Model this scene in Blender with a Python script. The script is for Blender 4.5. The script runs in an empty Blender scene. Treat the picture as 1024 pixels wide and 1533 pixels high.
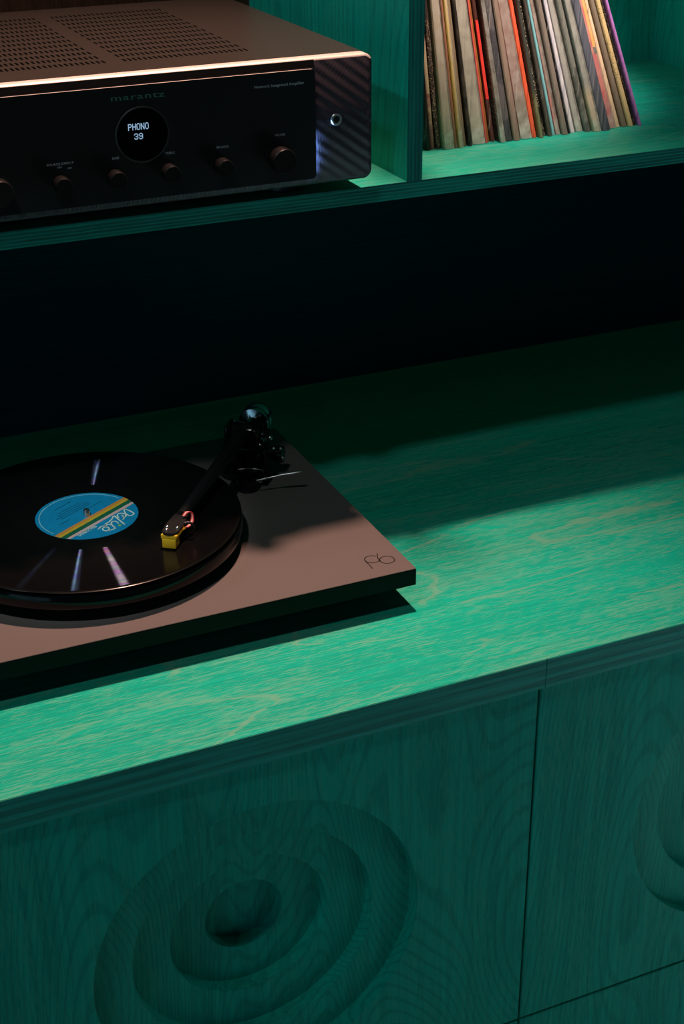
import bpy, bmesh, math, random
from mathutils import Vector, Matrix
random.seed(7)
scene = bpy.context.scene
COL = scene.collection

# ------------------------------------------------------------------ camera
F_PX, PITCH, YAW, ROLL = 2280.18, .4715, .4164, -.0068
cam_d = bpy.data.cameras.new('camera'); cam = bpy.data.objects.new('camera', cam_d); COL.objects.link(cam)
fw = Vector((math.sin(YAW)*math.cos(PITCH), math.cos(YAW)*math.cos(PITCH), -math.sin(PITCH)))
rt0 = Vector((math.cos(YAW), -math.sin(YAW), 0)); up0 = rt0.cross(fw)
rt = rt0*math.cos(ROLL) + up0*math.sin(ROLL); up = -rt0*math.sin(ROLL) + up0*math.cos(ROLL)
M = Matrix((rt, up, -fw)).transposed().to_4x4(); M.translation = Vector((-.6, -1.0068, 1.5568))
cam.matrix_world = M
cam_d.sensor_fit = 'VERTICAL'; cam_d.sensor_height = 36.0; cam_d.lens = F_PX*36.0/1533
cam_d.clip_start = .02
scene.camera = cam

# ------------------------------------------------------------------ world, lights, exposure
w = bpy.data.worlds.new('world'); scene.world = w; w.use_nodes = True
w.node_tree.nodes['Background'].inputs[0].default_value = (.30, .62, .85, 1)
w.node_tree.nodes['Background'].inputs[1].default_value = .004
vs = scene.view_settings
vs.view_transform = 'Standard'; vs.look = 'None'; vs.exposure = 0; vs.gamma = 1; vs.use_curve_mapping = False

def spot(name, loc, target, power, color, radius, angle, blend):
    d = bpy.data.lights.new(name, 'SPOT'); d.energy = power; d.color = color
    d.shadow_soft_size = radius; d.spot_size = math.radians(angle); d.spot_blend = blend
    o = bpy.data.objects.new(name, d); COL.objects.link(o); o.location = loc
    o.rotation_euler = (Vector(target)-Vector(loc)).to_track_quat('-Z', 'Y').to_euler()
    return o
spot('ceiling_spot_counter', (.055, .375, 2.70), (-.33, .10, .8), 172, (1, .56, .43), .05, 51, 1.0)
spot('ceiling_spot_front', (-.80, -.50, 2.70), (.0, .2, .9), 13, (.92, 1, .98), .055, 58, .8)
spot('ceiling_spot_side', (-1.20, .46, 2.50), (.0, .38, 1.34), 11, (.80, .95, 1), .05, 46, .9)
spot('ceiling_spot_records', (-.02, -.75, 2.62), (.225, .39, 1.45), 330, (1, .86, .76), .045, 14.0, .7)
spot('added_bounce_spot', (1.50, -.85, 2.70), (1.45, -.80, 0), 560, (.78, 1, 1), .08, 52, .6)  # added lamp, bounces light off the floor onto the doors
spot('added_bounce_spot', (-2.05, -.80, 2.70), (-2.0, -.75, 0), 130, (.78, 1, 1), .08, 52, .6)  # its added partner for the floor bounce from the left
spot('added_label_spot', (-.86, -.50, 2.70), (-.30, .300, .878), 95, (.86, .97, 1), .03, 9.0, 1.0)  # added narrow beam that brightens the record label

# ------------------------------------------------------------------ material helpers
class NT:
    def __init__(s, name):
        s.m = bpy.data.materials.new(name); s.m.use_nodes = True
        s.t = s.m.node_tree; s.b = s.t.nodes['Principled BSDF']; s.out = s.t.nodes['Material Output']
    def n(s, typ, **kw):
        nd = s.t.nodes.new(typ)
        for k, v in kw.items():
            if k.startswith('i_'): nd.inputs[k[2:].replace('_', ' ')].default_value = v
            else: setattr(nd, k, v)
        return nd
    def l(s, a, b): s.t.links.new(a, b)
    def obj(s): return s.n('ShaderNodeTexCoord').outputs['Object']
    def mapping(s, src, scale, loc=(0, 0, 0)):
        m = s.n('ShaderNodeMapping'); m.inputs['Scale'].default_value = scale; m.inputs['Location'].default_value = loc
        s.l(src, m.inputs['Vector']); return m.outputs[0]
    def noise(s, vec, scale, detail=4, rough=.55, dist=0):
        n = s.n('ShaderNodeTexNoise'); n.inputs['Scale'].default_value = scale; n.inputs['Detail'].default_value = detail
        n.inputs['Roughness'].default_value = rough; n.inputs['Distortion'].default_value = dist
        s.l(vec, n.inputs['Vector']); return n.outputs['Fac']
    def math(s, op, a, b=None, c=None):
        n = s.n('ShaderNodeMath', operation=op)
        for i, v in enumerate((a, b, c)):
            if v is None: continue
            if isinstance(v, (int, float)): n.inputs[i].default_value = v
            else: s.l(v, n.inputs[i])
        return n.outputs[0]
    def smooth(s, v, lo, hi, a=0., b=1.):
        n = s.n('ShaderNodeMapRange', interpolation_type='SMOOTHSTEP')
        s.l(v, n.inputs[0])
        for i, x in zip((1, 2, 3, 4), (lo, hi, a, b)): n.inputs[i].default_value = x
        return n.outputs[0]
    def mix(s, f, a, b):
        n = s.n('ShaderNodeMix', data_type='RGBA')
        if isinstance(f, (int, float)): n.inputs[0].default_value = f
        else: s.l(f, n.inputs[0])
        for sock, v in ((n.inputs[6], a), (n.inputs[7], b)):
            if isinstance(v, tuple): sock.default_value = (*v[:3], 1)
            else: s.l(v, sock)
        return n.outputs[2]
    def bump(s, h, strength, dist):
        n = s.n('ShaderNodeBump'); n.inputs['Strength'].default_value = strength; n.inputs['Distance'].default_value = dist
        s.l(h, n.inputs['Height']); s.l(n.outputs[0], s.b.inputs['Normal'])

def srgb(r, g, b):
    f = lambda c: (c/255/12.92) if c/255 <= .04045 else ((c/255+.055)/1.055)**2.4
    return (f(r), f(g), f(b))

def plain(name, col, rough=.5, metal=0., noise_amt=.12, nscale=60, emit=None, estr=1., spec=.5, coat=0.):
    t = NT(name); b = t.b
    f = t.noise(t.obj(), nscale, 3)
    c = t.mix(t.smooth(f, .3, .7), tuple(x*(1-noise_amt) for x in col), tuple(min(1, x*(1+noise_amt)) for x in col))
    t.l(c, b.inputs['Base Color']); b.inputs['Roughness'].default_value = rough; b.inputs['Metallic'].default_value = metal
    b.inputs['Specular IOR Level'].default_value = spec; b.inputs['Coat Weight'].default_value = coat
    if emit: b.inputs['Emission Color'].default_value = (*emit, 1); b.inputs['Emission Strength'].default_value = estr
    return t.m

AX = {'x': 0, 'y': 1, 'z': 2}
def stained_wood(name, axis, base, dark, tan, tan_amt, cath, rough=.5, off=(0, 0, 0), fine=1.0, line_col=None, line_k=400., spec=.2):
    """green stained oak: grain along axis; tan = timber showing through the stain in the open pores"""
    t = NT(name); co = t.obj()
    def sc(al, ac):
        v = [ac, ac, ac]; v[AX[axis]] = al; return tuple(v)
    broad = t.noise(t.mapping(co, sc(1.2, 7), off), 1, 3)
    field = t.noise(t.mapping(co, sc(.9, 4.5), off), 1, 1.5, .4, .3)
    jit = t.noise(t.mapping(co, sc(14, 60), off), 1, 3, .6)
    cont = t.math('SINE', t.math('ADD', t.math('MULTIPLY', field, line_k), t.math('MULTIPLY', jit, 2.2)))
    streak = t.noise(t.mapping(co, sc(6, 330*fine), off), 1, 4, .65)
    pore = t.noise(t.mapping(co, sc(70, 900*fine), off), 1, 3, .6)
    patch = t.noise(t.mapping(co, sc(4, 18), off), 1, 5, .7, .6)
    c = t.mix(t.smooth(streak, .30, .70), dark, base)
    c = t.mix(t.math('MULTIPLY', t.smooth(broad, .3, .75), .35), c, tuple(min(1, x*1.3) for x in base))
    if line_col:
        line = t.math('MULTIPLY', t.smooth(cont, .975, .998), t.smooth(patch, .44, .56))
        c = t.mix(t.math('MULTIPLY', line, cath), c, line_col)
    else:
        line = t.smooth(cont, .25, .95)
        c = t.mix(t.math('MULTIPLY', line, cath), c, tuple(x*.5 for x in dark))
    # bare oak showing: fine dashes gated by patches
    g = t.math('ADD', t.math('MULTIPLY', t.smooth(patch, .36, .70), .16), pore)
    dash = t.smooth(g, .54, .70)
    c = t.mix(t.math('MULTIPLY', dash, tan_amt), c, tan)
    t.l(c, t.b.inputs['Base Color'])
    t.b.inputs['Roughness'].default_value = rough
    t.b.inputs['Specular IOR Level'].default_value = spec
    h = t.math('ADD', t.math('MULTIPLY', streak, .7), t.math('MULTIPLY', pore, -.5))
    t.bump(h, .25, .0006)
    return t.m

def ply_edge(name, axis_l, axis_t, z0, thick, base, dark, n_layers):
    """plywood edge: thin veneers stacked along axis_t"""
    t = NT(name); co = t.obj(); sep = t.n('ShaderNodeSeparateXYZ'); t.l(co, sep.inputs[0])
    v = sep.outputs[AX[axis_t]]
    wob = t.noise(t.mapping(co, (6, 6, 6)), 1, 2)
    u = t.math('ADD', t.math('DIVIDE', t.math('SUBTRACT', v, z0), thick), t.math('MULTIPLY', t.math('SUBTRACT', wob, .5), .10))
    s = t.math('SINE', t.math('MULTIPLY', u, 6.2832*n_layers))
    sc = [260]*3; sc[AX[axis_l]] = 9
    fine = t.noise(t.mapping(co, tuple(sc)), 1, 4, .6)
    f = t.math('ADD', t.math('MULTIPLY', t.smooth(s, -.2, .8), .6), t.math('MULTIPLY', t.smooth(fine, .35, .7), .6))
    t.l(t.mix(f, dark, base), t.b.inputs['Base Color']); t.b.inputs['Roughness'].default_value = .55
    t.b.inputs['Specular IOR Level'].default_value = .3
    t.bump(f, .3, .0008)
    return t.m

G_BASE, G_DARK, G_TAN = (.003, .60, .42), (.002, .43, .30), (.20, .60, .42)
D_BASE, D_DARK, D_TAN = (.003, .54, .42), (.002, .36, .29), (.06, .50, .34)
M_COUNTER = stained_wood('green_oak_counter', 'x', G_BASE, G_DARK, G_TAN, .54, .42, .5, (0, 0, 0), 1.0, (.30, .52, .35), 75.)
M_SHELF = stained_wood('green_oak_shelf', 'x', (.01, .52, .37), (.01, .42, .30), (.16, .52, .38), .6, .15, .5, (3, 1, 0))
M_PANEL = stained_wood('green_oak_upright', 'z', D_BASE, D_DARK, D_TAN, .3, .25, .5, (1, 5, 2), .6)
M_DOOR = stained_wood('green_oak_door', 'z', D_BASE, D_DARK, D_TAN, .35, .30, .55, (0, 0, 0), .55, line_k=520., spec=.1)
M_RING = stained_wood('green_oak_ring', 'z', D_BASE, D_DARK, D_TAN, .3, .30, .55, (2, 9, 4), .55, line_k=520., spec=.1)
M_PLY_SHELF = ply_edge('plywood_edge_shelf', 'x', 'z', 0, .0161, (.006, .42, .36), (.004, .14, .125), 5)
M_PLY_DIV = ply_edge('plywood_edge_divider', 'z', 'x', 0, .0161, (.006, .30, .26), (.004, .14, .13), 4)
M_EDGE = ply_edge('oak_edging', 'x', 'z', 0, .0315, (.010, .50, .42), (.004, .26, .22), 3)
M_BACKDARK = stained_wood('dark_walnut_back', 'z', (.07, .035, .022), (.03, .016, .011), (.1, .05, .03), .3, .3)
M_NICHE = stained_wood('shade_darkened_back', 'x', (.008, .070, .105), (.006, .052, .080), (.012, .08, .115), .3, .2)  # shade under the shelf is put into this panel colour
M_CARCASS = plain('dark_green_carcass', (.003, .035, .028), .7)

# ------------------------------------------------------------------ mesh helpers
ORIG = {}
def tag(o, label=None, cat=None, group=None, kind=None):
    if label: o['label'] = label
    if cat: o['category'] = cat
    if group: o['group'] = group
    if kind: o['kind'] = kind
    return o
def thing(name, loc, label, cat, group=None):
    o = bpy.data.objects.new(name, None); COL.objects.link(o); o.location = loc; o.empty_display_size = .05
    ORIG[o.name] = Vector(loc); return tag(o, label, cat, group)
def obj(name, bm, mat, parent=None, smooth=False, origin=None, label=None):
    """bm is in world coordinates; parent gives the origin"""
    og = ORIG[parent.name] if parent else Vector(origin or (0, 0, 0))
    bmesh.ops.translate(bm, vec=-og, verts=bm.verts)
    bmesh.ops.recalc_face_normals(bm, faces=bm.faces)
    me = bpy.data.meshes.new(name); bm.to_mesh(me); bm.free()
    me.materials.append(mat)
    if smooth:
        for p in me.polygons: p.use_smooth = True
        me.set_sharp_from_angle(angle=math.radians(38))
    o = bpy.data.objects.new(name, me); COL.objects.link(o)
    if parent: o.parent = parent
    else: o.location = og
    ORIG[o.name] = og
    if label: o['label'] = label
    return o
def B(): return bmesh.new()
def box(bm, x0, x1, y0, y1, z0, z1, bev=0, seg=2, mat=None):
    r = bmesh.ops.create_cube(bm, size=1)
    vs_ = r['verts']
    for v in vs_: v.co = Vector((x0+(v.co.x+.5)*(x1-x0), y0+(v.co.y+.5)*(y1-y0), z0+(v.co.z+.5)*(z1-z0)))
    if bev:
        es = list({e for v in vs_ for e in v.link_edges})
        bmesh.ops.bevel(bm, geom=es, offset=bev, segments=seg, affect='EDGES', profile=.5)
    elif mat is not None:
        for v in vs_: v.co = mat @ v.co
    return bm
def lathe(bm, prof, c=(0, 0, 0), axis=(0, 0, 1), n=48, close=True):
    """prof: list of (r, h) along axis from c"""
    q = Vector((0, 0, 1)).rotation_difference(Vector(axis).normalized()).to_matrix()
    c = Vector(c); rings = []
    for r, h in prof:
        if r < 1e-6: rings.append([bm.verts.new(c+q@Vector((0, 0, h)))])
        else: rings.append([bm.verts.new(c+q@Vector((r*math.cos(a*2*math.pi/n), r*math.sin(a*2*math.pi/n), h))) for a in range(n)])
    for A, Bq in zip(rings, rings[1:]):
        for i in range(n):
            j = (i+1) % n
            f = [A[i % len(A)], A[j % len(A)], Bq[j % len(Bq)], Bq[i % len(Bq)]]
            f2 = []
            for v in f:
                if v not in f2: f2.append(v)
            if len(f2) > 2:
                try: bm.faces.new(f2)
                except ValueError: pass
    for R in (rings[0], rings[-1]):
        if close and len(R) > 2:
            try: bm.faces.new(R)
            except ValueError: pass
    return bm
def tube(bm, pts, radii, n=10, cap=True):
    pts = [Vector(p) for p in pts]
    if not isinstance(radii, (list, tuple)): radii = [radii]*len(pts)
    prev = None; rings = []
    for i, p in enumerate(pts):
        d = (pts[min(i+1, len(pts)-1)]-pts[max(i-1, 0)]).normalized()
        if prev is None:
            u = d.orthogonal().normalized()
        else:
            u = (prev - d*prev.dot(d)).normalized()
        prev = u; v = d.cross(u)
        rings.append([bm.verts.new(p+(u*math.cos(2*math.pi*k/n)+v*math.sin(2*math.pi*k/n))*radii[i]) for k in range(n)])
    for A, Bq in zip(rings, rings[1:]):
        for i in range(n): bm.faces.new((A[i], A[(i+1) % n], Bq[(i+1) % n], Bq[i]))
    if cap: bm.faces.new(rings[0]); bm.faces.new(rings[-1])
    return bm
def prism(bm, pts, z0, z1, xf=lambda x, y, z: (x, y, z)):
    a = [bm.verts.new(xf(x, y, z0)) for x, y in pts]; b = [bm.verts.new(xf(x, y, z1)) for x, y in pts]
    n = len(pts)
    bm.faces.new(a); bm.faces.new(b)
    for i in range(n): bm.faces.new((a[i], a[(i+1) % n], b[(i+1) % n], b[i]))
    return bm
def rrect(x0, x1, y0, y1, r, n=8):
    p = []
    for cx, cy, a0 in ((x1-r, y1-r, 0), (x0+r, y1-r, 90), (x0+r, y0+r, 180), (x1-r, y0+r, 270)):
        for k in range(n+1):
            a = math.radians(a0+90*k/n); p.append((cx+r*math.cos(a), cy+r*math.sin(a)))
    return p
def smooth_path(pts, sub=6):
    P = [Vector((*p, 0)) if len(p) == 2 else Vector(p) for p in pts]; out = []
    for i in range(len(P)-1):
        p0, p1, p2, p3 = P[max(i-1, 0)], P[i], P[i+1], P[min(i+2, len(P)-1)]
        for k in range(sub):
            t = k/sub
            out.append(.5*((2*p1)+(-p0+p2)*t+(2*p0-5*p1+4*p2-p3)*t*t+(-p0+3*p1-3*p2+p3)*t**3))
    out.append(P[-1]); return out
def ribbon(bm, pts, wid, z0, z1, xf):
    """flat stroke of given width through 2-D pts, extruded z0..z1, round ends"""
    P = smooth_path(pts); L, R = [], []
    for i, p in enumerate(P):
        d = (P[min(i+1, len(P)-1)]-P[max(i-1, 0)]).normalized(); nrm = Vector((-d.y, d.x, 0))
        L.append(p+nrm*wid/2); R.append(p-nrm*wid/2)
    for i in range(len(P)-1):
        q = [L[i], L[i+1], R[i+1], R[i]]
        a = [bm.verts.new(xf(v.x, v.y, z0)) for v in q]; b = [bm.verts.new(xf(v.x, v.y, z1)) for v in q]
        bm.faces.new(b); 
        for k in range(4): bm.faces.new((a[k], a[(k+1) % 4], b[(k+1) % 4], b[k]))
    for p in (P[0], P[-1]):
        prism(bm, [(p.x+wid/2*math.cos(t*math.pi/5), p.y+wid/2*math.sin(t*math.pi/5)) for t in range(10)], z0, z1, xf)
    return bm
def text_bm(txt, height, xf, depth=.0001, width=None, spacing=1.0, align='CENTER'):
    """letters as mesh; cap height = height, centred; xf maps (x, y, z) to world"""
    cu = bpy.data.curves.new('t', 'FONT'); cu.body = txt; cu.size = 1; cu.extrude = 0; cu.space_character = spacing
    cu.resolution_u = 3
    o = bpy.data.objects.new('t', cu); COL.objects.link(o)
    bpy.context.view_layer.update()
    me = bpy.data.meshes.new_from_object(o.evaluated_get(bpy.context.evaluated_depsgraph_get()))
    bpy.data.objects.remove(o); bpy.data.curves.remove(cu)
    bm = bmesh.new(); bm.from_mesh(me); bpy.data.meshes.remove(me)
    xs = [v.co.x for v in bm.verts]; cap = .69
    x0, x1 = min(xs), max(xs); s = height/cap; sx = s if width is None else width/(x1-x0)
    g = bmesh.ops.extrude_face_region(bm, geom=bm.faces[:])
    top = {v for v in g['geom'] if isinstance(v, bmesh.types.BMVert)}
    for v in bm.verts:
        x = (v.co.x-(x0+x1)/2)*sx; y = (v.co.y-cap/2)*s
        v.co = Vector(xf(x, y, depth if v in top else 0))
    return bm

# ================================================================== SETTING
ZC, ZS = .80, 1.1743          # counter top, shelf top
M_FLOOR = plain('grey_floor', (.34, .37, .38), .6, nscale=8)
M_WALL = plain('dark_teal_wall', (.006, .045, .045), .8, nscale=5)
tag(obj('floor', box(B(), -3.2, 3.2, -3.2, .80, -.05, 0), M_FLOOR), kind='structure')
tag(obj('wall_back', box(B(), -3.2, 3.2, .745, .80, 0, 2.75), M_WALL), kind='structure')

# left wall; unseen window added as a blue glow for reflections
WY0, WY1, WZ0, WZ1, WX = -3.0, -.7, .10, 2.0, -3.2
bm = B()
for a in ((-3.2, WY0, 0, 2.75), (WY1, .745, 0, 2.75), (WY0, WY1, 0, WZ0), (WY0, WY1, WZ1, 2.75)): box(bm, WX-.12, WX, a[0], a[1], a[2], a[3])
tag(obj('wall_left', bm, M_WALL), kind='structure')
bm = B()
for a in ((WY0, WY1, WZ0, WZ0+.05), (WY0, WY1, WZ1-.05, WZ1), (WY0, WY0+.05, WZ0, WZ1), (WY1-.05, WY1, WZ0, WZ1), (-1.88, -1.82, WZ0, WZ1)): box(bm, WX-.09, WX-.03, a[0], a[1], a[2], a[3])
win = tag(obj('added_window_1', bm, plain('added_window_frame', (.02, .02, .02), .5)), kind='structure')
obj('added_glow_pane', box(B(), WX-.07, WX-.06, WY0+.05, WY1-.05, WZ0+.05, WZ1-.05), plain('added_blue_glow', (.1, .1, .1), .3, emit=(.36, .76, 1.0), estr=.5), win)  # glowing surface added to supply bluish light

# ================================================================== COUNTERTOP
T = .0315
ct = thing('countertop', (0, .36, ZC-T), 'long green stained oak countertop under the turntable', 'countertop')
obj('board', box(B(), -1.66, 1.76, .0010, .725, ZC-T, ZC), M_COUNTER, ct)
for a, b in ((-1.66, .0500), (.0506, 1.76)):
    obj('edging_strip', box(B(), a, b, 0, .0010, ZC-T, ZC-.0002, .0003, 1), M_EDGE, ct)

# ================================================================== CABINETS
PITCH_X = .567; X0 = .0476 - PITCH_X
def plate_with_hole(bm, x0, x1, z0, z1, cx, cz, r, y0, y1, cham=.0010, n=96):
    angs = [2*math.pi*k/n for k in range(n)]
    for (px, pz) in ((x0, z0), (x1, z0), (x1, z1), (x0, z1)):
        a = math.atan2(pz-cz, px-cx) % (2*math.pi)
        k = min(range(n), key=lambda i: abs(((angs[i]-a+math.pi) % (2*math.pi))-math.pi)); angs[k] = a
    def edge(a):
        c, s = math.cos(a), math.sin(a); t = 1e9
        if c > 1e-9: t = min(t, (x1-cx)/c)
        if c < -1e-9: t = min(t, (x0-cx)/c)
        if s > 1e-9: t = min(t, (z1-cz)/s)
        if s < -1e-9: t = min(t, (z0-cz)/s)
        return cx+t*c, cz+t*s
    loops = []
    for kind, rr, y in (('e', 0, y1), ('e', 0, y0+.0008), ('i', .0008, y0), ('c', r+cham, y0), ('c', r+cham*.3, y0+cham*.3), ('c', r, y0+cham), ('c', r, y1), ('e', 0, y1)):
        L = []
        for a in angs:
            if kind in 'ei':
                x, z = edge(a)
                if kind == 'i':
                    x = min(max(x, x0+rr), x1-rr); z = min(max(z, z0+rr), z1-rr)
            else: x, z = cx+rr*math.cos(a), cz+rr*math.sin(a)
            L.append(bm.verts.new((x, y, z)))
        loops.append(L)
    for A, Bq in zip(loops, loops[1:]):
        for i in range(n):
            j = (i+1) % n; bm.faces.new((A[i], A[j], Bq[j], Bq[i]))
    bmesh.ops.remove_doubles(bm, verts=bm.verts, dist=1e-6)
    return bm
def make_cabinet(x0, label):
    x1 = x0+PITCH_X; cx = (x0+x1)/2; cz = .5595; g = .0013
    c = thing('cabinet', (cx, .36, 0), label, 'cabinet', 'green cabinets in a row under the countertop')
    obj('body', box(B(), x0+.001, x1-.001, .100, .72, .07, ZC-T), M_CARCASS, c)
    bm = box(B(), x0+.001, x0+.013, .022, .0995, .07, ZC-T); box(bm, x1-.013, x1-.001, .022, .0995, .07, ZC-T)
    box(bm, x0+.013, x1-.013, .022, .0995, .340, .3585); obj('carcass_frame', bm, M_CARCASS, c)
    obj('toe_kick', box(B(), x0+.001, x1-.001, .06, .0995, 0, .0695), M_CARCASS, c)
    d = obj('door', plate_with_hole(B(), x0+g, x1-g, .3508, ZC-T-.0005, cx, cz, .1598, .005, .0213), M_DOOR, c)
    rad = (.1598, .1195, .0788, .0389)
    for i in range(1, 4):
        ya = .005+.0162*i; yb = ya+.0160; r0, r1 = rad[i], rad[i-1]+.014
        ch = .0009
        bm = lathe(B(), [(r1, yb-ya), (r1, 0), (r0+ch, 0), (r0+ch*.3, ch*.3), (r0, ch), (r0, yb-ya), (r1, yb-ya)], (cx, ya, cz), (0, 1, 0), 96, False)
        bmesh.ops.remove_doubles(bm, verts=bm.verts, dist=1e-6)
        obj('ring_step', bm, M_RING, d, True)
    obj('ring_floor', lathe(B(), [(0, .012), (.0529, .012), (.0529, 0), (0, 0)], (cx, .005+.0162*4, cz), (0, 1, 0), 64, False), M_RING, d, True)
    obj('drawer_front', box(B(), x0+g, x1-g, .005, .0213, .080, .3482, .0008, 1), M_DOOR, c)
    return c
def copy_tree(o, parent=None):
    c = o.copy(); COL.objects.link(c); c.parent = parent
    for ch in list(o.children): copy_tree(ch, c)
    return c
cab = make_cabinet(X0, 'green oak cabinet with stepped ring door directly below the turntable')
for k, lab in ((1, 'green oak cabinet with stepped ring door, below the bare counter beside the turntable'),
               (-1, 'green oak ring-door cabinet on the far side of the turntable cabinet, away from the records'),
               (2, 'green oak ring-door cabinet at the bare end of the counter')):
    c = copy_tree(cab); c.location.x += PITCH_X*k; c['label'] = lab

# ================================================================== SHELF UNIT
DX0, DX1, SY, ST = .0448, .0609, .2912, .0161
SB = .705
su = thing('shelf_unit', (.05, .5, ZS-ST), 'green plywood shelf unit with upright dividers above the counter', 'shelf')
def shelf_part(name, bm, m): return obj(name, bm, m, su)
# the board: face and front edge
obj('shelf_board', box(B(), -1.10, 1.19, SY+.0006, SB, ZS-ST, ZS), M_SHELF, su)
o_ = obj('plywood_edge', box(B(), -1.10, 1.19, SY, SY+.0006, ZS-ST, ZS-.0001), M_PLY_SHELF, su)
ZT = 1.86
for x0 in (DX0, DX0+PITCH_X-.004):
    obj('divider', box(B(), x0, x0+ST, SY+.0006, SB, ZS, ZT), M_PANEL, su)
    # own mesh origin so that the veneer bands follow each divider
    bm = box(B(), x0+.0001, x0+ST-.0001, SY, SY+.0006, ZS, ZT)
    obj('plywood_edge', bm, M_PLY_DIV, su)
obj('divider', box(B(), -1.10, -1.10+ST, SY, SB, ZS, 1.50), M_PANEL, su)
obj('divider', box(B(), 1.174, 1.19, SY, SB, ZS, ZT), M_PANEL, su)
obj('back_panel', box(B(), DX1, 1.174, SB, SB+.018, ZS, ZT), M_PANEL, su)
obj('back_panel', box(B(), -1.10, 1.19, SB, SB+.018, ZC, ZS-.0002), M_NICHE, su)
obj('back_panel', box(B(), -1.10, DX1-.0002, SB, SB+.018, ZS+.0002, ZT), M_BACKDARK, su)
obj('added_shade_board', box(B(), DX1, 1.174, .50, SB, ZT-ST, ZT), M_SHELF, su)  # unseen board, added to shade the back of the record bay

# ================================================================== AMPLIFIER
AX0, AY, AZ0, AZ1, AW = -.2214, .2744, 1.1873, 1.3015, .2215
M_AMP = plain('amp_black_metal', (.020, .017, .017), .38, .6, .1, 400)
def lid_mat():
    t = NT('amp_lid_bronze_black'); f = t.noise(t.mapping(t.obj(), (300, 300, 300)), 1, 3)
    t.l(t.mix(f, (.046, .038, .032), (.068, .056, .046)), t.b.inputs['Base Color'])
    t.b.inputs['Metallic'].default_value = .35; t.b.inputs['Roughness'].default_value = .34
    t.bump(f, .15, .0003); return t.m
M_LID = lid_mat()
def wing_mat():
    """side panels of the front plate: fine diagonal wave relief"""
    t = NT('amp_wave_relief'); co = t.obj(); sep = t.n('ShaderNodeSeparateXYZ'); t.l(co, sep.inputs[0])
    x, z = sep.outputs[0], sep.outputs[2]
    d = t.math('ADD', t.math('MULTIPLY', z, 1.0), t.math('MULTIPLY', x, .72))
    wv = t.math('SINE', t.math('MULTIPLY', d, 560.))
    d2 = t.math('SINE', t.math('MULTIPLY', t.math('SUBTRACT', x, t.math('MULTIPLY', z, .2)), 1900.))
    h = t.math('MULTIPLY', wv, t.math('ADD', .75, t.math('MULTIPLY', d2, .25)))
    t.b.inputs['Base Color'].default_value = (.060, .054, .072, 1); t.b.inputs['Metallic'].default_value = .3
    t.b.inputs['Roughness'].default_value = .38
    t.bump(h, .30, .0010); return t.m
M_WING = wing_mat()
M_EDGEHI = plain('amp_painted_edge_highlight', (.92, .82, .74), .42, .35, .05, 300)  # pale colour paints the lit highlight on upward edges
M_PANELBLK = plain('amp_panel_black', (.0085, .0088, .0098), .42, 0, .05, 300, spec=.35)
M_KNOB = plain('amp_knob_black', (.007, .0065, .0065), .40, 0, .1, 500, spec=.25)
M_DISP = plain('display_glass', (.0015, .0015, .0018), .12, 0, .02, 100, spec=.25)
M_PRINT = plain('grey_print', (.55, .57, .62), .6)
M_BRAND = plain('dark_green_print', (.07, .19, .155), .5)
M_GLOW = plain('display_glow', (.02, .05, .08), .5, emit=(.45, .70, 1.0), estr=.62)
M_LED = plain('blue_backlight', (.02, .05, .1), .5, emit=(.22, .45, 1.0), estr=220)
M_CHROME = plain('chrome', (.85, .84, .83), .36, 1.0, .03)
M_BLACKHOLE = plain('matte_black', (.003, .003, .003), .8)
amp = thing('amplifier', (AX0, .46, ZS), 'wide black stereo amplifier with round display and row of knobs', 'amplifier')
XR, XL = AX0+AW, AX0-AW
# case tray
bm = box(B(), XL+.004, XR-.004, AY+.012, .652, AZ0+.002, AZ1-.004)
obj('case', bm, M_AMP, amp)
# perforated lid: cells with real slots
def lid(bm):
    z1, z0 = AZ1-.0012, AZ1-.0028
    x0, x1, y0, y1 = XL+.003, XR-.003, AY+.0125, .654
    cols, rows, cw, slot_w = 25, 12, .0048, .0023
    ys0, pitch, sl = .338, .0232, .0125
    gx = [(AX0+.0085+i*cw, AX0+.0085+i*cw+slot_w) for i in range(cols)]
    gx = [(2*AX0-b, 2*AX0-a) for a, b in reversed(gx)] + gx
    gy = [(ys0+j*pitch, ys0+j*pitch+sl) for j in range(rows)]
    xs = sorted({x0, x1, *[v for p in gx for v in p]}); ys = sorted({y0, y1, *[v for p in gy for v in p]})
    hx = {round(a, 6) for a, _ in gx}; hy = {round(a, 6) for a, _ in gy}
    V = {}
    def vert(i, j, z):
        k = (i, j, z)
        if k not in V: V[k] = bm.verts.new((xs[i], ys[j], z))
        return V[k]
    for i in range(len(xs)-1):
        for j in range(len(ys)-1):
            hole = round(xs[i], 6) in hx and round(ys[j], 6) in hy
            if hole:
                q = [(i, j), (i+1, j), (i+1, j+1), (i, j+1)]
                for k in range(4):
                    a, b = q[k], q[(k+1) % 4]
                    bm.faces.new((vert(*a, z1), vert(*b, z1), vert(*b, z0), vert(*a, z0)))
            else:
                bm.faces.new([vert(*p, z1) for p in ((i, j), (i+1, j), (i+1, j+1), (i, j+1))])
    # outer skirt
    box(bm, x0, x1, y0, y0+.001, z0, z1-.00005); box(bm, x1-.001, x1, y0, y1, AZ0+.01, z1-.00005); box(bm, x0, x0+.001, y0, y1, AZ0+.01, z1-.00005)
    box(bm, x0, x1, y1-.001, y1, AZ0+.01, z1-.00005)
    return bm
L_ = lid(B()); obj('lid', L_, M_LID, amp)
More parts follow.
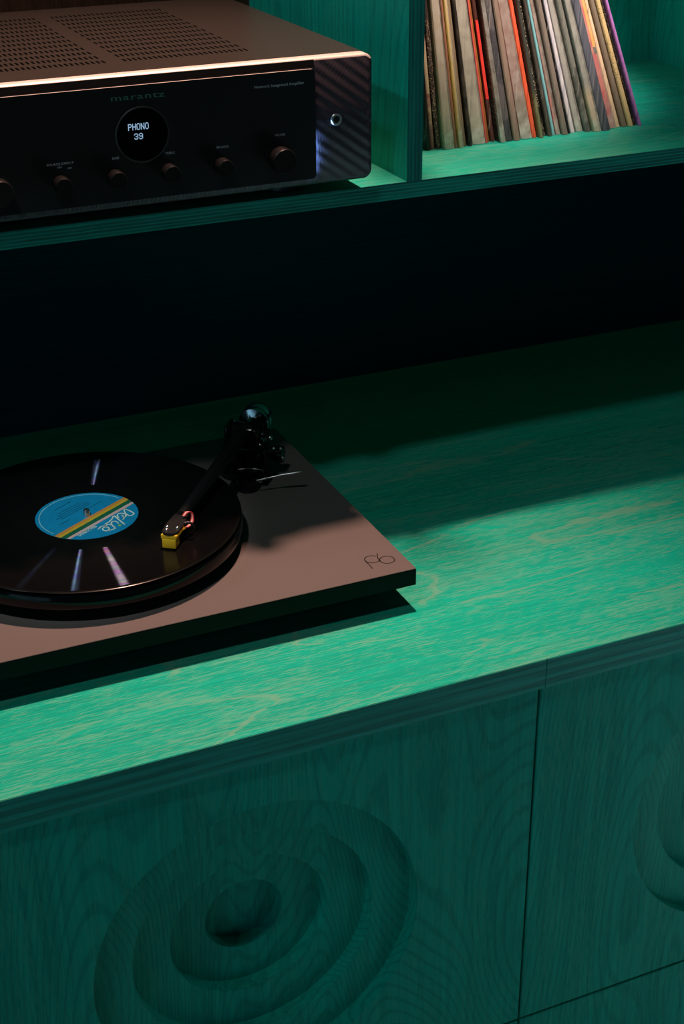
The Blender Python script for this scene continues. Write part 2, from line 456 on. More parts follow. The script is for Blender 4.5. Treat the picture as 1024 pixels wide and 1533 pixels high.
# front plate with rounded corners, highlight painted on the top edge
def xz(y): return lambda x, z, d: (x, y+d, z)
bm = B(); loops = []
for ins, y in ((.0024, 0), (.0010, .0008), (0, .0024), (0, .012)):
    loops.append([bm.verts.new((x, AY+y, z)) for x, z in rrect(XL+ins, XR-ins, AZ0+ins, AZ1-ins, .0085-ins)])
bm.faces.new(loops[0]); bm.faces.new(loops[-1])
for A, Bq in zip(loops, loops[1:]):
    for k in range(len(A)): bm.faces.new((A[k], A[(k+1) % len(A)], Bq[(k+1) % len(A)], Bq[k]))
fp = obj('front_plate', bm, M_WING, amp, True)
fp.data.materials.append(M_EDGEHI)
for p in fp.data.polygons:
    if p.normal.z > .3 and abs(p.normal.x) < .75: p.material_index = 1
# raised centre panel
PX0, PX1, PZ0, PZ1, PY = 2*AX0+.0585, -.0585, 1.1943, 1.2928, AY-.0042
bm = prism(B(), rrect(PX0, PX1, PZ0, PZ1, .004), 0, .0016, xz(PY))
obj('panel_backing', box(B(), PX0+.003, PX1-.003, PY+.0016, AY-.0001, PZ0+.003, PZ1-.003), M_BLACKHOLE, amp)
pan = obj('centre_panel', bm, M_PANELBLK, amp, True)
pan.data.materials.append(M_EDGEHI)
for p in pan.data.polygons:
    if p.normal.z > .7: p.material_index = 1  # lit top edge painted pale
obj('painted_gap_shade', box(B(), PX0+.001, PX1+.0005, AY-.0003, AY+.001, PZ1+.0006, AZ1-.0016), M_BLACKHOLE, amp)  # black strip painted in for the shade of the groove
obj('backlight', box(B(), PX1-.0029, PX1-.0015, PY+.0018, AY-.0003, PZ0+.004, 1.232), M_LED, amp)
# porthole display
CZ = 1.2509
dsp = obj('display', lathe(B(), [(0, 0), (.0226, 0), (.0230, -.0004), (.0230, -.001), (0, -.001)], (AX0, PY-.0002, CZ), (0, -1, 0), 64, False), M_DISP, amp, True)
obj('display_bezel', lathe(B(), [(.0230, 0), (.0230, .0008), (.0238, .0010), (.0244, .0006), (.0244, 0), (.0230, 0)], (AX0, PY, CZ), (0, -1, 0), 64, False), plain('bezel', (.035, .036, .036), .35), amp, True)
GLYPH = {'P': ("####.", "#...#", "#...#", "####.", "#....", "#....", "#...."), 'H': ("#...#", "#...#", "#...#", "#####", "#...#", "#...#", "#...#"),
         'O': (".###.", "#...#", "#...#", "#...#", "#...#", "#...#", ".###."), 'N': ("#...#", "##..#", "##..#", "#.#.#", "#..##", "#..##", "#...#"),
         '3': (".###.", "#...#", "....#", "..##.", "....#", "#...#", ".###."), '9': (".###.", "#...#", "#...#", ".####", "....#", "#...#", ".###.")}
def dots(bm, txt, cx, cz, w_, h_):
    n = len(txt); cell = w_/(6*n-1); ch = h_/7
    for k, ch_ in enumerate(txt):
        for r, row in enumerate(GLYPH[ch_]):
            for c, v in enumerate(row):
                if v == '#':
                    x = cx-w_/2+(6*k+c)*cell; z = cz+h_/2-(r+1)*ch
                    box(bm, x, x+cell*.98, PY-.0006, PY-.0003, z, z+ch*.98)
    return bm
bm = dots(B(), 'PHONO', -.2246, 1.2579, .0184, .0056); dots(bm, '39', -.2250, 1.2496, .0078, .0052)
obj('display_text', bm, M_GLOW, dsp, label='glowing pale blue text PHONO 39')
# knobs
def knob(x, z, r, h):
    prof = [(r*.55, 0), (r*.55, .002), (r*1.0, .002), (r*1.0, h-.0012), (r*.93, h), (r*.80, h), (0, h-.0003)]
    bm = B(); n = 60; lathe(bm, prof, (x, PY, z), (0, -1, 0), n, False)
    k = obj('knob', bm, M_KNOB, amp, True)
    obj('knob_recess', lathe(B(), [(r*1.16, 0), (r*1.16, .0003), (r*1.02, .0003), (r*1.02, 0)], (x, PY, z), (0, -1, 0), 48, False), M_BLACKHOLE, k)
for dx, r in ((.126, .0112), (.070, .0074), (.0205, .0074), (-.028, .0074), (-.076, .0074), (-.130, .0112)):
    knob(AX0+dx, 1.2172, r, .0165)
def front_text(txt, x, z, h, mat, width=None, nm='lettering', sp=1.05):
    obj(nm, text_bm(txt, h, lambda a, b, d: (x+a, PY-.0001-d, z+b), .0001, width, sp), mat, amp)
front_text('BASS', -.2466, 1.2329, .0019, M_PRINT, .0061)
front_text('TREBLE', -.1977, 1.2323, .0019, M_PRINT, .0087)
front_text('BALANCE', -.1486, 1.2325, .0019, M_PRINT, .0110)
front_text('VOLUME', -.0936, 1.2376, .0019, M_PRINT, .0098)
front_text('SOURCE DIRECT', -.2955, 1.2332, .0018, M_PRINT, .0235)
front_text('OFF', -.2963, 1.2302, .0014, M_PRINT, .0040)
front_text('ON', -.2875, 1.2288, .0014, M_PRINT, .0034)
front_text('INPUT', AX0-.130, 1.2376, .0019, M_PRINT, .0080)
front_text('Network Integrated Amplifier', -.0930, 1.2816, .0024, M_PRINT, .0475)
front_text('marantz', -.2232, 1.2836, .0048, M_BRAND, .0475, 'brand_lettering', 1.1)
# headphone jack
jk = obj('headphone_jack', lathe(B(), [(.0056, 0), (.0056, .0010), (.0050, .0017), (.0036, .0017), (.0031, .0010), (.0031, -.004)], (-.0367, AY-.0002, 1.2452), (0, -1, 0), 40, False), M_CHROME, amp, True)
obj('socket', lathe(B(), [(0, .0008), (.0032, .0008), (.0032, .0004), (0, .0004)], (-.0367, AY-.0002, 1.2452), (0, -1, 0), 24, False), M_BLACKHOLE, jk)
for fx in (AX0-.152, AX0+.152):
    for fy in (.325, .610):
        obj('foot', lathe(B(), [(0, 0), (.0205, 0), (.0225, .0015), (.0225, .0105), (.020, .0130), (0, .0130)], (fx, fy, ZS+.0003), (0, 0, 1), 40, False), plain('foot_metal', (.18, .19, .21), .3, .8), amp, True)

# ================================================================== TURNTABLE
PXR, PYF, PZT, PTH = -.0187, .1318, .845, .0184
TW, TD = .447, .365
SPX, SPY = -.2917, .3073
M_TTBLK = plain('turntable_black_edge', (.006, .006, .006), .5, spec=.15)
def plinth_top():
    t = NT('grey_laminate'); f = t.noise(t.mapping(t.obj(), (500, 500, 500)), 1, 3)
    t.l(t.mix(f, (.165, .146, .140), (.190, .167, .160)), t.b.inputs['Base Color']); t.b.inputs['Roughness'].default_value = .34
    t.b.inputs['Specular IOR Level'].default_value = .5
    return t.m
M_PTOP = plinth_top()
M_GLOSSBLK = plain('gloss_black', (.006, .006, .0065), .16, 0, .05, 50, spec=.5)
M_SATIN = plain('satin_black', (.008, .008, .0085), .42, 0, .05, 50)
M_STEEL = plain('polished_steel', (.72, .72, .74), .32, 1.0, .05)
tt = thing('turntable', (PXR-TW/2, PYF+TD/2, ZC), 'grey topped record player with black platter and tonearm', 'turntable')
obj('plinth', box(B(), PXR-TW, PXR, PYF, PYF+TD, PZT-PTH, PZT-.0010, .0006, 1), M_TTBLK, tt)
top = obj('top_laminate', box(B(), PXR-TW+.0002, PXR-.0002, PYF+.0002, PYF+TD-.0002, PZT-.0010, PZT, .0004, 1), M_PTOP, tt)
for fx, fy in ((PXR-.06, PYF+.075), (PXR-TW+.06, PYF+.075), (PXR-TW/2, PYF+TD-.05)):
    obj('foot', lathe(B(), [(0, 0), (.021, 0), (.0225, .003), (.019, .014), (.012, .020), (.012, PZT-PTH-ZC), (0, PZT-PTH-ZC)], (fx, fy, ZC+.0002), (0, 0, 1), 32, False), M_SATIN, tt, True)
# P6 mark on the laminate
def up_xf(z): return lambda x, y, d: (x, y, z+d)
bm = B(); cxp, cyp, rp = -.0500, .1655, .0072
arc = [(cxp+rp*math.cos(math.radians(a)), cyp+rp*math.sin(math.radians(a))) for a in range(38, 323, 15)]
ribbon(bm, arc, .0011, 0, .00015, up_xf(PZT)); ribbon(bm, [(cxp-rp, cyp), (cxp-rp, cyp-.008), (cxp-rp, cyp-.0165)], .0011, 0, .00015, up_xf(PZT))
c6x, c6y = -.0372, .1585
circ = [(c6x+rp*math.cos(math.radians(a)), c6y+rp*math.sin(math.radians(a))) for a in range(0, 361, 15)]
ribbon(bm, circ, .0011, 0, .00015, up_xf(PZT)); ribbon(bm, [(c6x-rp, c6y), (c6x-rp+.0008, c6y+.008), (c6x-rp+.004, c6y+.0155)], .0011, 0, .00015, up_xf(PZT))
obj('model_mark', bm, plain('dark_print', (.02, .014, .012), .5), top)
obj('sub_platter', lathe(B(), [(0, 0), (.085, 0), (.085, .0145), (0, .0145)], (SPX, SPY, PZT), (0, 0, 1), 64, False), M_TTBLK, tt, True)
ZR = .8771     # underside of the record
pl = obj('platter', lathe(B(), [(0, 0), (.1490, 0), (.1512, .0012), (.1518, .0030), (.1518, .0125), (.1508, .0142), (.1490, .0148), (0, .0148)], (SPX, SPY, .8597), (0, 0, 1), 128, False), plain('black_glass', (.003, .004, .005), .12, 0, .05, 30, spec=.3), tt, True)
obj('slip_mat', lathe(B(), [(0, 0), (.146, 0), (.1465, .0010), (.146, .0024), (0, .0024)], (SPX, SPY, .87455), (0, 0, 1), 96, False), plain('felt', (.012, .012, .012), .9, nscale=900), pl, True)
obj('spindle', lathe(B(), [(0, 0), (.0034, 0), (.0034, .0146), (.0026, .0162), (0, .0166)], (SPX, SPY, .8692), (0, 0, 1), 24, False), M_STEEL, tt, True)
# ---- tonearm
PV = Vector((-.0915, .4033, 0)); AF = Vector((-.604, -.797, 0)).normalized(); AR = Vector((AF.y*-1, AF.x, 0)) * 1.0
AR = Vector((.797, -.604, 0)).normalized(); ZA = .8915
def P(f, r, z): return PV + AF*f + AR*r + Vector((0, 0, z))
ARMM = Matrix((Vector((AF.x, AR.x, 0, PV.x)), Vector((AF.y, AR.y, 0, PV.y)), Vector((0, 0, 1, 0)), Vector((0, 0, 0, 1))))
def dome(R_): return [(0, 0), (R_, 0), (R_*.97, R_*.35), (R_*.82, R_*.65), (R_*.5, R_*.9), (0, R_)]
def abox(bm, f0, f1, r0, r1, z0, z1, bev=.0008):
    t = bmesh.new(); box(t, f0, f1, r0, r1, z0, z1, bev, 2)
    for v in t.verts: v.co = ARMM @ v.co
    me = bpy.data.meshes.new('tmp'); t.to_mesh(me); t.free(); bm.from_mesh(me); bpy.data.meshes.remove(me); return bm
arm = obj('tonearm', lathe(B(), [(0, 0), (.0275, 0), (.0285, .001), (.0285, .006), (.0270, .0075), (.017, .0080), (.0150, .0095), (.0150, .0270), (.0165, .0285), (.0165, .0315), (0, .0315)], P(0, 0, PZT+.0001), (0, 0, 1), 48, False), M_GLOSSBLK, tt, True)
bm = B(); abox(bm, -.017, .017, -.0185, .0215, .8745, .8800); abox(bm, -.013, .015, .0135, .0205, .8795, .9020, .002); abox(bm, -.013, .013, -.0180, -.0125, .8795, .9010, .002)
obj('yoke', bm, M_GLOSSBLK, arm, True)
obj('bearing_hub', lathe(B(), [(0, -.0118), (.0095, -.0118), (.0100, -.011), (.0100, .011), (.0095, .0125), (0, .0125)], P(0, 0, ZA), tuple(AR), 32, False), M_GLOSSBLK, arm, True)
obj('force_dial', lathe(B(), [(0, 0), (.0108, 0), (.0115, .0008), (.0115, .0035), (.0100, .0045), (.0100, .0060), (.0090, .0068), (.0030, .0068), (.0026, .0080), (0, .0082)], P(-.003, .0207, ZA-.0055), tuple(AR), 40, False), M_GLOSSBLK, arm, True)
obj('screw', lathe(B(), dome(.0030), P(-.003, .0285, ZA-.0055), tuple(AR), 20, False), M_STEEL, arm, True)
for f, r, z in ((.0093, .0208, .8825), (.0060, .0445, .8680)):
    obj('screw', lathe(B(), dome(.0021), P(f, r, z), tuple(AR), 16, False), M_STEEL, arm, True)
obj('bias_housing', lathe(B(), [(0, 0), (.0078, 0), (.0078, .0130), (.0092, .0138), (.0092, .0215), (.0084, .0224), (0, .0224)], P(-.002, .0210, .8685), tuple(AR), 36, False), M_GLOSSBLK, arm, True)
for f, r, z in ((.0052, .0260, .8735), (.0040, .0345, .8770), (.0035, .0420, .8775)):
    obj('screw', lathe(B(), dome(.0019), P(f, r, z), (AF.x*.6, AF.y*.6, .8), 16, False), M_STEEL, arm, True)
# tube, tapering towards the head
obj('arm_tube', tube(B(), [P(.006, 0, ZA), P(.03, 0, ZA), P(.10, 0, ZA+.0012), P(.17, 0, ZA+.0024), P(.208, 0, ZA+.0032)], [.0082, .0079, .0068, .0057, .0052], 20), M_SATIN, arm, True)
hs = B()
hp = [(.198, -.0054), (.212, -.0070), (.230, -.0082), (.242, -.0080), (.2465, -.0050), (.2475, 0), (.2465, .0050), (.242, .0080), (.230, .0082), (.212, .0070), (.198, .0054)]
prism(hs, hp, ZA+.0020, ZA+.0044, lambda x, y, z: tuple(P(x, y, z)))
bmesh.ops.bevel(hs, geom=hs.edges[:], offset=.0006, segments=2, affect='EDGES')
hsh = obj('headshell', hs, M_SATIN, arm, True)
for f, r in ((.2350, -.0050), (.2350, .0050), (.2405, -.0036)):
    obj('screw', lathe(B(), dome(.0017), P(f, r, ZA+.0044), (0, 0, 1), 16, False), M_STEEL, arm, True)
M_YEL = plain('yellow_plastic', (.86, .52, .015), .4, 0, .05)
bm = B(); abox(bm, .2235, .2462, -.0078, .0078, .8885, .8934, .0008); abox(bm, .2350, .2467, -.0068, .0068, .8796, .8890, .0008)
obj('cartridge', bm, M_YEL, arm, True, label='bright yellow pickup cartridge')
obj('stylus', tube(B(), [P(.243, 0, .8797), P(.2395, 0, .8790)], [.0005, .0003], 8), M_STEEL, arm)
obj('finger_lift', tube(B(), [P(.222, .0075, .8945), P(.221, .0110, .8955), P(.2205, .0140, .8945), P(.220, .0158, .8915), P(.2198, .0165, .8885)], [.0018, .0016, .0014, .0012, .0010], 10), M_SATIN, arm, True)
M_WR = plain('red_wire', (.60, .04, .04), .45); M_WW = plain('white_wire', (.75, .68, .60), .45); M_WG = plain('yellow_contact', (.8, .5, .05), .35, .5)
for k, (m, o) in enumerate(((M_WR, .0012), (M_WW, 0.), (M_WR, -.0011))):
    obj('wire', tube(B(), smooth_path([P(.2255, .006+o, .8905), P(.218, .0096+o, .8895), P(.2115, .0116+o, .8925), P(.2085, .0106+o*.6, .8990), P(.2115, .0070+o, .9012), P(.2150, .0045+o, .8985)], 5), .00062, 8), m, arm, True)
obj('contact', tube(B(), [P(.2290, .0070, .8905), P(.2225, .0082, .8900)], .0012, 10), M_WG, arm, True)
# counterweight
cw = lathe(B(), [(0, -.0030), (.0062, -.0030), (.0066, -.0020), (.0074, -.0026), (.0110, -.0014), (.0150, 0), (.0166, .0006), (.0172, .0020), (.0172, .0075), (.0166, .0082), (.0166, .0096), (.0172, .0104), (.0172, .0205), (.0164, .0215), (0, .0215)], P(-.0370, 0, ZA-.0060), tuple(-AF), 56, False)
def cw_mat():
    t = NT('turned_dark_steel'); t.b.inputs['Base Color'].default_value = (.75, .80, .85, 1); t.b.inputs['Metallic'].default_value = 1
    t.b.inputs['Roughness'].default_value = .26
    f = t.noise(t.obj(), 300, 3); t.l(t.math('ADD', .10, t.math('MULTIPLY', f, .08)), t.b.inputs['Roughness']); return t.m
obj('counterweight', cw, cw_mat(), arm, True)
obj('rear_stub', tube(B(), [P(-.006, 0, ZA), P(-.064, 0, ZA-.0050)], .0050, 16), M_GLOSSBLK, arm, True)
# lift platform, post, lever
obj('lift_post', lathe(B(), [(0, 0), (.0115, 0), (.0120, .001), (.0120, .0120), (.0105, .0145), (.0050, .0150), (.0050, .0215), (0, .0215)], (-.1040, .3610, PZT+.0001), (0, 0, 1), 36, False), M_GLOSSBLK, arm, True)
obj('lift_bar', tube(B(), smooth_path([(-.1180, .3640, .8680), (-.1085, .3600, .8690), (-.0985, .3560, .8690), (-.0900, .3500, .8680)], 4), .0026, 12), M_GLOSSBLK, arm, True)
obj('lift_lever', tube(B(), [(-.1000, .3450, .8610), (-.0770, .3405, .8640), (-.0750, .3402, .8643), (-.0560, .3330, .8668), (-.0528, .3322, .8670)], [.0010, .0010, .0016, .0022, .0016], 12), M_STEEL, arm, True)
obj('arm_rest', lathe(B(), [(0, 0), (.0045, 0), (.0045, .034), (.0060, .036), (.0060, .040), (0, .041)], P(.022, .0300, PZT+.0001), (0, 0, 1), 20, False), M_GLOSSBLK, arm, True)

# ================================================================== RECORD
def vinyl():
    t = NT('vinyl_grooves'); co = t.obj(); sep = t.n('ShaderNodeSeparateXYZ'); t.l(co, sep.inputs[0])
    x, y = sep.outputs[0], sep.outputs[1]
    r = t.math('SQRT', t.math('ADD', t.math('MULTIPLY', x, x), t.math('MULTIPLY', y, y)))
    comb = t.n('ShaderNodeCombineXYZ'); t.l(r, comb.inputs[0])
    band = t.noise(t.mapping(comb.outputs[0], (110, 1, 1)), 1, 3, .7)
    fine = t.noise(t.mapping(comb.outputs[0], (900, 1, 1)), 1, 3, .7)
    tan = t.n('ShaderNodeTangent', direction_type='RADIAL', axis='Z')
    b = t.b
    b.inputs['Base Color'].default_value = (.0045, .0042, .0042, 1); b.inputs['Roughness'].default_value = .20
    b.inputs['Specular IOR Level'].default_value = .5
    # grooves: strongly anisotropic sheen; rainbow glints painted in by track band
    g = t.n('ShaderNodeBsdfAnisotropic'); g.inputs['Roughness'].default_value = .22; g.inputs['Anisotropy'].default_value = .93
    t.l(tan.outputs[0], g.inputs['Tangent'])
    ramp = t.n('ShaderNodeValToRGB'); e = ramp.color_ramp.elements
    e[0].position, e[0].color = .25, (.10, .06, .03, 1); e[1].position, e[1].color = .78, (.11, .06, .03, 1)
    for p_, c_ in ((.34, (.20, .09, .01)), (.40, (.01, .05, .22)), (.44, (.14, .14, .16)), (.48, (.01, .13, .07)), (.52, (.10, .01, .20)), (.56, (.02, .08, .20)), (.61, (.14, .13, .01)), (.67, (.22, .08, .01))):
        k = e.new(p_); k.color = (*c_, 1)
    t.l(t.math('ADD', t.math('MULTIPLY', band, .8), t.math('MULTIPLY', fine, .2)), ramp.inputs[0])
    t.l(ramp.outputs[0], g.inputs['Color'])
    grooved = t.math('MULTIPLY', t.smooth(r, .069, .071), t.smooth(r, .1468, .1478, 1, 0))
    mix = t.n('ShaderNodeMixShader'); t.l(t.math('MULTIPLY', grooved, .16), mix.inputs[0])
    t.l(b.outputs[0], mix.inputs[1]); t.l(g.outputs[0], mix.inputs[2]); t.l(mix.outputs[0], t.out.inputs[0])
    return t.m
rec = thing('vinyl_record', (SPX, SPY, ZR), 'black vinyl record with blue centre label on the turntable', 'record')
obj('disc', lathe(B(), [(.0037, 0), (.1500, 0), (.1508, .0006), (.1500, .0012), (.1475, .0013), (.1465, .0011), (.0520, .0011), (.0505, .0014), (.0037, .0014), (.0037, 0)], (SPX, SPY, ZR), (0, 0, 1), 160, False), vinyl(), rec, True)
M_LBL = plain('label_blue', srgb(0, 128, 172), .55, 0, .06, 120)
lb = obj('label', lathe(B(), [(.0037, 0), (.0500, 0), (.0500, .0002), (.0037, .0002), (.0037, 0)], (SPX, SPY, ZR+.0014), (0, 0, 1), 96, False), M_LBL, rec)
ZL = ZR+.0016
th = math.radians(31.8); U = Vector((math.sin(th), -math.cos(th))); RR = Vector((U.y, -U.x))
def lab_xf(a, b, d): return (SPX+RR.x*a+U.x*b, SPY+RR.y*a+U.y*b, ZL+d)
def stripe(b0, b1, m):
    R = .0499
    def half(b): return math.sqrt(R*R-b*b)
    pts = [(-half(b0), b0)] + [(half(b0+(b1-b0)*k/6), b0+(b1-b0)*k/6) for k in range(7)] + [(-half(b1-(b1-b0)*k/6), b1-(b1-b0)*k/6) for k in range(6)]
    obj('stripe', prism(B(), pts, 0, .00012, lab_xf), m, lb)
for b0, b1, c in ((.0037, .0071, (196, 128, 62)), (.0073, .0112, (196, 160, 40)), (.0114, .0168, (14, 92, 60)), (.0172, .0208, (205, 170, 160))):
    stripe(b0, b1, plain('label_stripe', srgb(*c), .55, 0, .05, 150))
M_LW = plain('label_white', srgb(205, 215, 200), .5, 0, .04)
LOGO = ([(-31.4, 21.8), (-29.2, 34.6), (-25, 36.7), (-22.6, 34.6), (-23.5, 29.9), (-26.5, 25.2), (-31.1, 21.0)],
        [(-12.8, 30.3), (-15.7, 25.6), (-19.8, 23.5), (-22.3, 25.8), (-22.5, 29.8), (-20.3, 32.7), (-17.6, 33.1), (-18.9, 28.3)],
        [(-17.6, 33.1), (-12.8, 35.6)], [(-5.9, 43.6), (-10.2, 32.5), (-14.5, 21.8)], [(-14.5, 21.8), (-7.7, 25.7), (-.5, 27.6), (4.7, 27.2)],
        [(-4.4, 37.2), (-6, 32.2), (-3.6, 29.9), (.7, 32.4), (3.3, 37.5), (4.9, 42.0)], [(4.9, 41.8), (12, 40.3)],
        [(2, 33.4), (3.3, 30), (7.8, 32), (7.7, 35.2), (10.5, 38.2), (14.2, 37.8), (14.3, 33.9), (11.1, 31.4), (7.8, 32)], [(7.3, 30.5), (8.7, 28.3), (11.9, 28.1), (15.5, 29.3)])
bm = B()
for s in LOGO: ribbon(bm, [(a/1000, b/1000) for a, b in s], .0014, 0, .00016, lab_xf)
obj('logo_lettering', bm, M_LW, lb)
obj('logo_dot', prism(B(), [(-.002+.0015*math.cos(k*.5236), .0409+.0015*math.sin(k*.5236)) for k in range(12)], 0, .00016, lab_xf), plain('label_lime', srgb(165, 185, 40), .5), lb)
obj('lettering', text_bm('RECORDS', .0036, lambda a, b, d: lab_xf(a+.0245, b+.0230, d), .00014, .024), M_LW, lb)
arc = [(.0462*math.cos(math.radians(a)), .0462*math.sin(math.radians(a))) for a in range(180, 361, 6)]
obj('rim_line', ribbon(B(), arc, .0009, 0, .00012, lab_xf), plain('label_pale_line', srgb(130, 190, 205), .5), lb)
M_LT = plain('label_dark_print', srgb(0, 92, 128), .55)
for b, a0, a1 in ((-.008, .016, .030), (-.0095, -.030, -.012), (-.015, -.022, .020), (-.0185, -.024, .024), (-.022, -.020, .018), (-.0255, -.016, .014), (-.034, -.014, .010)):
    obj('small_print', prism(B(), [(a0, b-.0006), (a1, b-.0006), (a1, b+.0006), (a0, b+.0006)], 0, .0001, lab_xf), M_LT, lb)

# ================================================================== RECORD SLEEVES
XB = [.1163, .1229, .1287, .135, .1475, .1522, .1584, .1648, .1703, .187, .1906, .195, .2014, .2086, .2191, .228, .2431, .2501, .2558, .2616, .2674, .2723, .279, .2873, .2915, .2986, .3082, .3167, .3268, .3396, .3499, .3567, .3645, .3723, .377, .3822]
def sl(x): return .105+1.15*(x-.1163)
def sleeve_mat(name, c1, c2, mode, speck):
    """c1 spine colour, c2 second colour; printing, wear and painted fold highlights run along the spine"""
    t = NT(name); co = t.obj(); sep = t.n('ShaderNodeSeparateXYZ'); t.l(co, sep.inputs[0])
    x, y, z = sep.outputs
    seed = random.uniform(0, 50)
    lng = t.noise(t.mapping(co, (520, 30, 5), (seed, 0, 0)), 1, 3)
    if mode == 'bands': f = t.smooth(t.noise(t.mapping(co, (20, 5, 26), (seed, 2, 0)), 1, 3, .6), .47, .55)
    elif mode == 'letters': f = t.math('MULTIPLY', t.smooth(t.noise(t.mapping(co, (800, 20, 620), (seed, 2, 0)), 1, 2), .55, .62), t.smooth(t.noise(t.mapping(co, (5, 5, 22), (seed, 7, 0)), 1, 2), .42, .5))
    elif mode == 'bottom': f = t.smooth(z, .035, .055, 1, 0)
    else: f = t.math('MULTIPLY', t.smooth(lng, .4, .65), .7)
    c = t.mix(f, c1, c2)
    c = t.mix(t.math('MULTIPLY', t.smooth(lng, .30, .48, 1, 0), .55), c, tuple(v*.25 for v in c1))
    c = t.mix(t.math('MULTIPLY', t.smooth(lng, .58, .72), .35), c, (.50, .44, .37))  # pale streaks paint highlights on plastic folds
    wear = t.smooth(t.noise(t.mapping(co, (900, 60, 500), (seed, 1, 0)), 1, 3, .7), .60, .70)
    c = t.mix(t.math('MULTIPLY', wear, speck), c, (.55, .45, .36))
    t.l(c, t.b.inputs['Base Color']); t.b.inputs['Roughness'].default_value = .42
    t.b.inputs['Specular IOR Level'].default_value = .4
    return t.m
S_ = srgb
SLV = [  # spine colour, second colour, mode, wear, label
 ((18,16,15),(60,48,40),'grain',.3,'black record sleeve at the divider, first of the leaning row'),
 ((190,160,125),(150,95,85),'bands',.3,'cream and pink record sleeve tucked beside the black one at the divider'),
 ((50,38,34),(185,150,115),'letters',.6,'dark record sleeve with mottled cream spine near the divider'),
 ((150,128,104),(176,154,126),'bottom',.2,'thick olive tan record sleeve near the divider'),
 ((150,98,72),(120,84,62),'grain',.2,'orange brown record sleeve beside the yellow one'),
 ((196,160,78),(170,128,66),'grain',.25,'mustard yellow record sleeve'),
 ((135,112,86),(105,88,70),'grain',.3,'tan grey record sleeve right after the mustard yellow one'),
 ((62,52,46),(38,32,30),'bands',.2,'charcoal brown record sleeve between tan and olive grey ones'),
 ((122,112,92),(150,138,116),'bottom',.15,'wide olive grey record sleeve in cloudy plastic'),
 ((205,84,72),(190,70,60),'grain',.1,'thin coral red record sleeve beside the wide olive grey one'),
 ((150,92,42),(110,62,34),'grain',.2,'thin golden brown record sleeve beside the coral red one'),
 ((82,44,36),(62,34,30),'grain',.2,'maroon brown record sleeve with bright red strip on its spine'),
 ((58,42,36),(110,88,70),'letters',.5,'dark brown record sleeve with worn speckled spine'),
 ((88,80,80),(62,58,62),'bands',.4,'blue grey record sleeve with worn spine'),
 ((138,112,100),(120,100,84),'grain',.2,'mauve brown record sleeve'),
 ((112,66,58),(92,70,58),'bottom',.1,'wide maroon record sleeve before the orange one'),
 ((226,92,60),(214,82,52),'grain',.08,'bright orange record sleeve'),
 ((62,62,56),(120,112,80),'bottom',.1,'charcoal green record sleeve directly beside the orange one'),
 ((26,24,22),(190,170,140),'letters',.2,'black record sleeve with pale lettering along its spine'),
 ((80,70,62),(58,52,48),'grain',.2,'dull grey brown record sleeve between black lettered and light blue ones'),
 ((128,184,188),(110,160,160),'grain',.12,'light blue record sleeve'),
 ((118,72,64),(160,60,58),'bottom',.15,'brick red record sleeve beside the light blue one'),
 ((128,112,102),(110,96,88),'grain',.2,'taupe record sleeve before the thin black one'),
 ((22,22,26),(32,30,32),'grain',.05,'thin black record sleeve beside the lavender white one'),
 ((196,190,200),(224,206,188),'grain',.05,'lavender white record sleeve'),
 ((142,138,134),(112,108,104),'grain',.15,'light grey record sleeve beside the lavender white one'),
 ((116,114,106),(88,86,80),'bands',.15,'mid grey record sleeve between two paler grey ones'),
 ((118,118,112),(186,160,130),'bottom',.15,'grey record sleeve with tan foot in cloudy plastic'),
 ((82,82,92),(104,104,112),'grain',.1,'slate blue record sleeve before the red one'),
 ((206,92,84),(196,60,70),'bands',.1,'pinkish red record sleeve with yellow patch on its spine'),
 ((236,206,170),(224,186,146),'grain',.08,'cream record sleeve beside the pinkish red one'),
 ((140,122,106),(112,98,84),'grain',.25,'brown grey record sleeve between two cream ones'),
 ((222,190,136),(150,118,80),'letters',.2,'yellowish cream record sleeve near the open end'),
 ((26,24,22),(120,100,80),'letters',.3,'black record sleeve beside the purple one'),
 ((186,118,196),(200,130,204),'grain',.05,'purple record sleeve, last of the leaning row'),
]
M_CLEAR = NT('clear_plastic'); 
M_CLEAR.b.inputs['Base Color'].default_value = (.82, .74, .64, 1); M_CLEAR.b.inputs['Roughness'].default_value = .22
M_CLEAR.b.inputs['Alpha'].default_value = .22
fq = M_CLEAR.noise(M_CLEAR.obj(), 90, 3); 
sp_ = M_CLEAR.n('ShaderNodeSeparateXYZ'); M_CLEAR.l(M_CLEAR.obj(), sp_.inputs[0])
M_CLEAR.l(M_CLEAR.math('MULTIPLY', fq, M_CLEAR.smooth(sp_.outputs[2], .004, .035, .85, .40)), M_CLEAR.b.inputs['Alpha'])
M_CLEAR = M_CLEAR.m
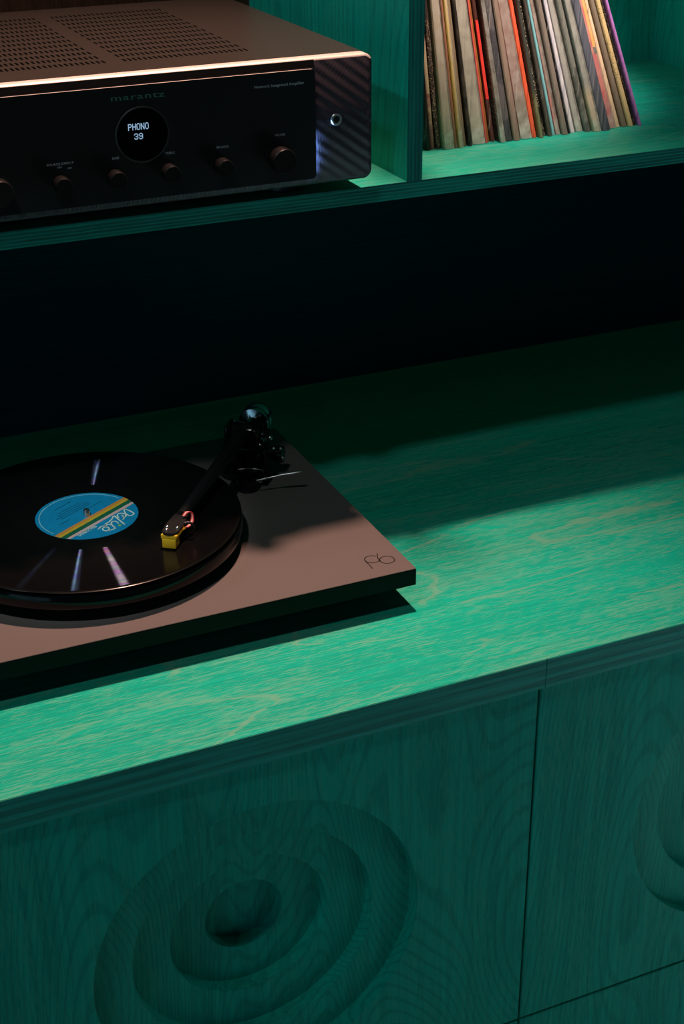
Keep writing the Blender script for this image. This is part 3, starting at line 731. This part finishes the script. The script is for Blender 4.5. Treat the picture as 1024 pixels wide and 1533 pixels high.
def sleeve(i):
    c1, c2, mode, speck, lab = SLV[i]
    xa, xb = XB[i]+.0006, XB[i+1]-.0006
    sa, sb = sl(XB[i]), sl(XB[i+1]); sm = (sa+sb)/2
    H = .312*math.cos(math.atan(sm)); y0 = .388+random.uniform(0, .010); y1 = y0+.304
    z0 = ZS+.0004
    base = ((xa+xb)/2, (y0+y1)/2, z0)
    m = sleeve_mat('sleeve_'+lab.split(' record')[0].replace(' ', '_'), S_(*c1), S_(*c2), mode, speck)
    bm = B()
    # profile in plan: spine slightly rounded; lofted up the leaning sides
    NZ = 6; rings = []
    for k in range(NZ+1):
        h = H*k/NZ
        a, b = xa-sa*h, xb-sb*h
        r = min((b-a)*.45, .0022)
        lift = .0
        rings.append([bm.verts.new((x, y, z0+h)) for x, y in ((a, y1), (a, y0+r), (a+r*.35, y0+r*.3), (a+r, y0), (b-r, y0), (b-r*.35, y0+r*.3), (b, y0+r), (b, y1))])
    for A, Bq in zip(rings, rings[1:]):
        for q in range(8): bm.faces.new((A[q], A[(q+1) % 8], Bq[(q+1) % 8], Bq[q]))
    bm.faces.new(rings[0]); bm.faces.new(rings[-1])
    o = obj('record_sleeve', bm, m, None, False, base)
    tag(o, lab, 'record sleeve', 'record sleeves leaning in a row on the shelf')
    def strip(nm, h0, h1, f0, f1, mat):
        q = B(); y = y0-.0004
        pts = []
        for h, f in ((h0, f0), (h0, f1), (h1, f1), (h1, f0)):
            a, b = xa-sa*h, xb-sb*h; pts.append((a+(b-a)*f, z0+h))
        prism(q, pts, y, y0+.0012, lambda x, z_, d: (x, d, z_)); ORIG[o.name] = Vector(base)
        return obj(nm, q, mat, o)
    if i == 11: strip('red_strip', .045, .125, .05, .75, plain('red_card', S_(206, 52, 44), .5))
    if i == 29:
        strip('yellow_patch', .088, .140, .55, .98, plain('yellow_card', S_(228, 160, 40), .5)); strip('black_patch', .081, .0875, .55, .95, plain('black_card', S_(30, 24, 22), .5))
    if i in (3, 5, 8, 12, 15, 21, 25, 27, 29):   # loose clear outer sleeve, open at the foot
        q = B(); dy = .004
        pts = []
        for h in (.0006, .06, .14, H-.001):
            a, b = xa-sa*h, xb-sb*h; k = dy if h < .1 else .001
            pts.append([(a+.0003, y0+.012, z0+h), (a+.0003, y0-k*.5, z0+h), ((a+b)/2, y0-k, z0+h), (b-.0003, y0-k*.5, z0+h), (b-.0003, y0+.012, z0+h)])
        vv = [[q.verts.new(p) for p in row] for row in pts]
        for A, Bq in zip(vv, vv[1:]):
            for n_ in range(4): q.faces.new((A[n_], A[n_+1], Bq[n_+1], Bq[n_]))
        obj('plastic_sleeve', q, M_CLEAR, o, True)
for i in range(len(SLV)): sleeve(i)
